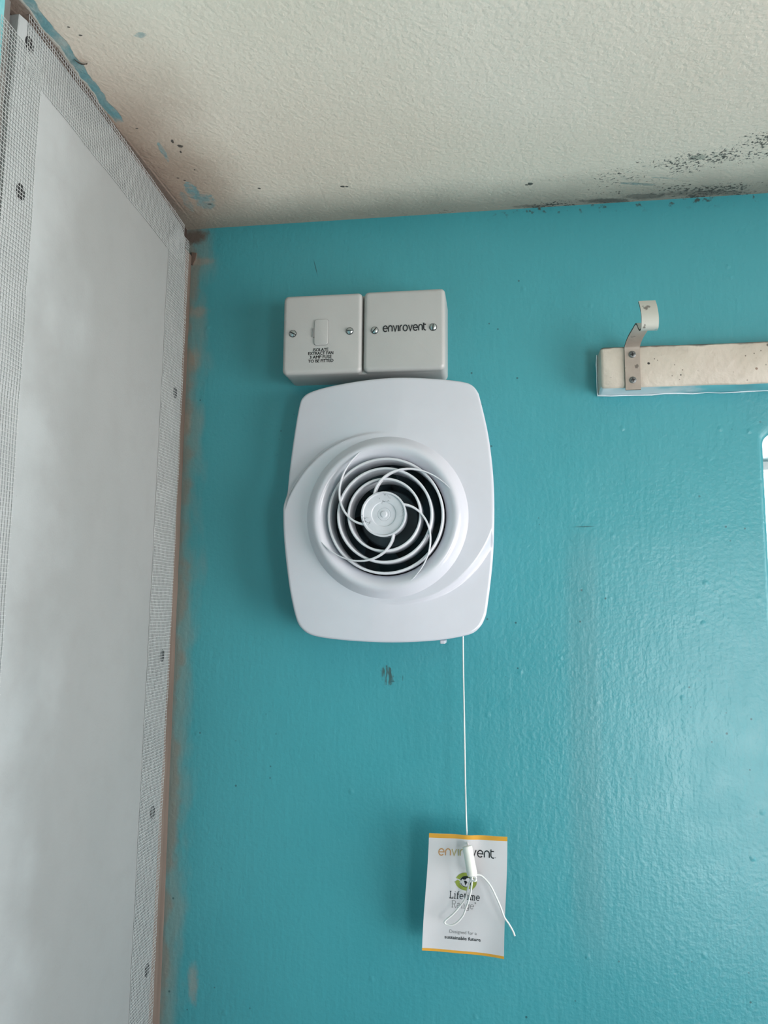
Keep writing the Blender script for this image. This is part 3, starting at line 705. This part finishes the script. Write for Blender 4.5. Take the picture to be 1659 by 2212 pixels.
for j in range(nv-1):
    for k in range(nu-1):
        a = j*nu+k; g = (a, a+1, a+nu+1, a+nu); f.append(g); mi.append(1 if (vsl[j] < .036 or vsl[j] > .97) else 0)
        f.append(tuple(reversed([q+nu*nv for q in g]))); mi.append(0)
bo = list(range(nu))+[j*nu+nu-1 for j in range(1, nv)]+[(nv-1)*nu+k for k in range(nu-2, -1, -1)]+[j*nu for j in range(nv-2, 0, -1)]
for k in range(len(bo)): a, b = bo[k], bo[(k+1) % len(bo)]; f.append((a, b, b+nu*nv, a+nu*nv)); mi.append(0)
o = obj('card', v, f, [M['paper'], M['orange']], t_card, 40, mi)
def on_card(u0, v0): return lambda a, b, l: card(u0+a/TW, v0-b/TH, l+.0001)
wdt = .70*TW
for idx, mat in (((0, 1), 'gold'), ((2, 3, 4), 'olive'), ((5,), 'olive'), ((6, 7, 8, 9), 'ink')):
    V, F = stroke_text('envirovent', ROUND, .30, .165, wdt, .0058, idx); decal('lettering', V, F, on_card(.135, .181), M[mat], t_card, .00005)
V, F = [(-.0004, 0), (.0004, 0), (.0004, .0006), (-.0004, .0006)], [(0, 1, 2, 3)]; decal('lettering', V, F, on_card(.852, .180), M['grey_ink'], t_card, .00005)
V, F = stroke_text('Lifetime', SLAB, .26, .155, .375*TW, .0040); decal('lettering', V, F, on_card(.302, .541), M['ink'], t_card, .00005)
V, F = stroke_text(['R', 'a', 'n', 'g', 'e', 'o_'], SLAB, .26, .10, .300*TW, .0040); decal('lettering', V, F, on_card(.338, .617), M['grey_ink'], t_card, .00005)
V, F = default_text('Designed for a', .335*TW, .0031, -.008); decal('lettering', V, F, on_card(.497, .833), M['grey_ink'], t_card, .00005)
V, F = default_text('sustainable future', .442*TW, .0031, .012); decal('lettering', V, F, on_card(.494, .884), M['ink'], t_card, .00005)
# recycling emblem: three green arrows round a black globe
RW, RHh = .0100, .0078
def emb(P): return [(a*RW, b*RHh) for a, b in P]
V, F = [], []
def addpoly(P):
    k = len(V); V.extend(emb(P)); F.append(tuple(range(k, k+len(P))))
for s0 in (62, 182, 302):
    n = 9
    for j in range(n):
        a0, a1 = s0+8+92*j/n, s0+8+92*(j+1)/n
        addpoly([(math.cos(math.radians(a))*r, math.sin(math.radians(a))*r) for a, r in ((a0, .62), (a1, .62), (a1, 1.0), (a0, 1.0))])
    a0, a1 = s0+8, s0-14
    addpoly([(math.cos(math.radians(a))*r, math.sin(math.radians(a))*r) for a, r in ((a0, 1.12), (a0, .50), (a1, .80))])
decal('recycling_arrows', V, F, on_card(.498, .394), M['green'], t_card, .00005)
V, F = [], []
for a0, a1, w in ((20, 170, .10), (200, 300, .05), (320, 365, .10)):
    P = [(math.cos(math.radians(a))*.50, math.sin(math.radians(a))*.60) for a in [a0+(a1-a0)*k/12 for k in range(13)]]
    vv, ff = stroke_poly(emb(P), w*RW); k = len(V); V += vv; F += [tuple(q+k for q in g) for g in ff]
addpoly([(-.42, .28), (-.25, .52), (.05, .60), (.25, .45), (.05, .38), (-.05, .22), (-.22, .20)]); addpoly([(-.20, .08), (.0, .10), (.14, -.06), (.06, -.22), (-.04, -.46), (-.10, -.2)]); addpoly([(.38, .2), (.52, .05), (.46, -.2), (.3, -.3), (.26, -.02)])
decal('globe', V, F, on_card(.498, .394), M['ink'], t_card, .00005)

# ------------------------------------------------------------------ pull cord with toggle
Z6 = lambda a, b: (880+a/6.38, 1770+b/6.38)
p0 = U(1000, 1374, y=-.028); t_cord = thing('pull_cord', 'white pull cord hanging from the fan with ivory toggle, knot and loose loop', 'cord', tuple(p0))
path = [U(1000, 1368, y=-.030), U(1001, 1450, y=-.030), U(1003, 1560, y=-.0302), U(1005, 1680, y=-.0305), U(1007.3, 1770, y=-.031), U(1009, 1812, y=-.0335), U(1010, 1822, y=-.0350), U(1010.5, 1829, y=-.0395)]
mb = MB(); mb.tube(catmull(path, 10), .00075, 10); mb.build('cord', M['cord'], t_cord, 60)
A, B = U(*Z6(824, 368), y=-.0420), U(*Z6(897, 785), y=-.0465)
mb = MB(); ax = (B-A); pts, rad = [], []
prof = [(-.001, .55), (0, .90), (.02, .98), (.05, 1.0), (.5, 1.02), (.9, 1.06), (.96, 1.0), (.99, .86), (1.0, .55)]
e1 = ax.normalized().orthogonal().normalized(); e2 = ax.normalized().cross(e1); v, f = [], []
for t, r in prof:
    for k in range(28): a = 2*math.pi*k/28; v.append(A+ax*t+(e1*math.cos(a)+e2*math.sin(a))*r*.0046)
for j in range(len(prof)-1):
    for k in range(28): f.append((j*28+k, j*28+(k+1) % 28, (j+1)*28+(k+1) % 28, (j+1)*28+k))
f += [tuple(range(28)), tuple(range((len(prof)-1)*28, len(prof)*28))]
obj('toggle', v, f, M['toggle'], t_cord, 45)
K = U(*Z6(912, 812), y=-.0468); mb = MB(); kp = []
for j in range(46):
    a = 2*math.pi*j/46*2.0; kp.append(K+Vector((.0021*math.cos(a)+.0006*math.sin(3*a/2), -.0012*math.sin(1.5*a), .0017*math.sin(a)+.0005*math.cos(a*.5))))
mb.tube(kp, .00085, 9); mb.build('knot', M['cord'], t_cord, 60)
def strand(name, pts, r=.0007, y0=-.0465, y1=-.040):
    n = len(pts); mb = MB(); mb.tube(catmull([U(*Z6(*p), y=y0+(y1-y0)*k/(n-1)) for k, p in enumerate(pts)], 6), r, 9); return mb.build(name, M['cord'], t_cord, 60)
lo = [(880, 835), (852, 880), (832, 960), (800, 1090), (725, 1195), (630, 1305), (545, 1375), (514, 1412), (530, 1442), (600, 1458), (680, 1425), (765, 1330), (815, 1205), (850, 1100), (876, 980), (892, 850)]
n = len(lo); mb = MB(); mb.tube(catmull([U(*Z6(*p), y=-.0462+.0085*math.sin(math.pi*k/(n-1))) for k, p in enumerate(lo)], 6), .00085, 9); mb.build('loop', M['cord'], t_cord, 60)
strand('tail', [(915, 800), (940, 770), (975, 762), (1020, 775), (1080, 830), (1150, 920), (1220, 1060), (1285, 1210), (1335, 1345), (1395, 1435), (1450, 1530), (1480, 1605)],   .00085, -.0475, -.043)

# ------------------------------------------------------------------ curtain batten and hook
t_bat = thing('curtain_batten', 'cream painted wooden batten fixed across the teal wall at right', 'batten', (.4545, 0, 2.2110))
v, f, mi = [], [], []; rr = random.Random(5); xs = [.4535, .4545, .4565]+[.47+.02*k for k in range(53)]
for i, x in enumerate(xs):
    e = (.0020, .0006, 0)[i] if i < 3 else 0; j = lambda s: rr.uniform(-s, s)
    zt, zb = 2.2326, 2.1900; yb, yf = 0.0, -.0245
    v += [(x, yb, zt-e), (x, yf+.0018+e, zt-e+j(.0002)), (x, yf+e*.6+j(.0001), zt-.0018-e+j(.0002)), (x, yf+e*.6+j(.0001), zb+.0016+e+j(.0004)), (x, yf+.0014+e, zb+e+j(.0003)), (x, yb, zb+e-.0012)]
for i in range(len(xs)-1):
    for k in range(6): f.append((i*6+k, i*6+(k+1) % 6, (i+1)*6+(k+1) % 6, (i+1)*6+k)); mi.append(1 if k == 4 else 0)
f += [tuple(range(6)), tuple(range((len(xs)-1)*6, len(xs)*6))]; mi += [0, 0]
obj('board', v, f, [M['batten'], M['under']], t_bat, 45, mi)
mb = MB(); bp_ = [Vector((.4525+.0135*k, -.0012-.0006*rr.random(), 2.1886-.0010*rr.random())) for k in range(28)]
mb.tube([Vector((.4528, -.0012, 2.232))]+[Vector((.4526-.0004*rr.random(), -.0012, 2.23-.0085*k)) for k in range(1, 5)]+bp_, .0010, 7, taper=lambda t: max(.25, .75-.5*t)*(.7+.5*abs(math.sin(t*71)+.5*math.sin(t*33)))); mb.build('filler_bead', M['caulk'], t_bat, 60)

sx0, sx1 = U(1350, 790, y=-.0262).x, U(1383, 790, y=-.0262).x
prof = [U(1250+a/4.056, 620+b/4.056, x=sx0) for a, b in ((418, 905), (410, 700), (405, 545), (406, 505), (430, 440), (470, 370), (497, 325), (512, 335), (523, 365), (537, 378), (548, 352), (550, 280), (545, 225), (535, 170), (523, 130))]
pr = [Vector((max(-.2, min(-.0256, p.y)), p.z)) for p in prof]
pr[0].y, pr[1].y = 2.1868, 2.21; pr[0].x = pr[1].x = pr[2].x = -.0256
pr = [Vector((p.x, p.y)) for p in catmull([q.to_3d() for q in pr], 5)]
th = .0016; N = len(pr); lo_, hi_ = [], []
for j in range(N):
    d = (pr[min(j+1, N-1)]-pr[max(j-1, 0)]).normalized(); nn = Vector((-d.y, d.x))
    lo_.append(pr[j]+nn*th/2); hi_.append(pr[j]-nn*th/2)
v, f, mi = [], [], []
for j in range(N):
    for q in (lo_[j], hi_[j]):
        for x in (sx0, sx1): v.append((x, q.x, q.y))
for j in range(N-1):
    a, b = 4*j, 4*j+4
    f += [(a, a+1, b+1, b), (a+2, b+2, b+3, a+3), (a, b, b+2, a+2), (a+1, a+3, b+3, b+1)]; mi += [0, 0, 1, 1]
f += [(0, 2, 3, 1), (4*N-4, 4*N-3, 4*N-1, 4*N-2)]; mi += [1, 0]
t_hook = thing('curtain_hook', 'bent metal strap hook screwed to the cream batten, chipped cream paint', 'hook', (sx0, -.0245, 2.2098))
obj('strap', v, f, [M['strap'], M['strap_edge']], t_hook, 40, mi)
for px in ((1366, 765.5), (1367.2, 820.8)):
    p = U(*px, y=-.0265); mb = MB(); YS = -.0264
    mb.lathe([(.0035, 0), (.0035, .0003), (.0031, .0007), (.0014, .0009), (.00001, .0009)], (p.x, YS, p.z), n=24)
    for an in (.15, .15+math.pi/2):
        ca, sa = math.cos(an), math.sin(an); q = [(-.0021, -.00045), (.0021, -.00045), (.0021, .00045), (-.0021, .00045)]
        mb.raw([(p.x+a*ca-b*sa, YS-h, p.z+a*sa+b*ca) for h in (.0006, .00095) for a, b in q], [(0, 1, 2, 3), (4, 5, 6, 7)]+[(k, (k+1) % 4, 4+(k+1) % 4, 4+k) for k in range(4)], 1)
    mb.build('screw', [M['grey_screw'], M['black_screw']], t_hook, 40)
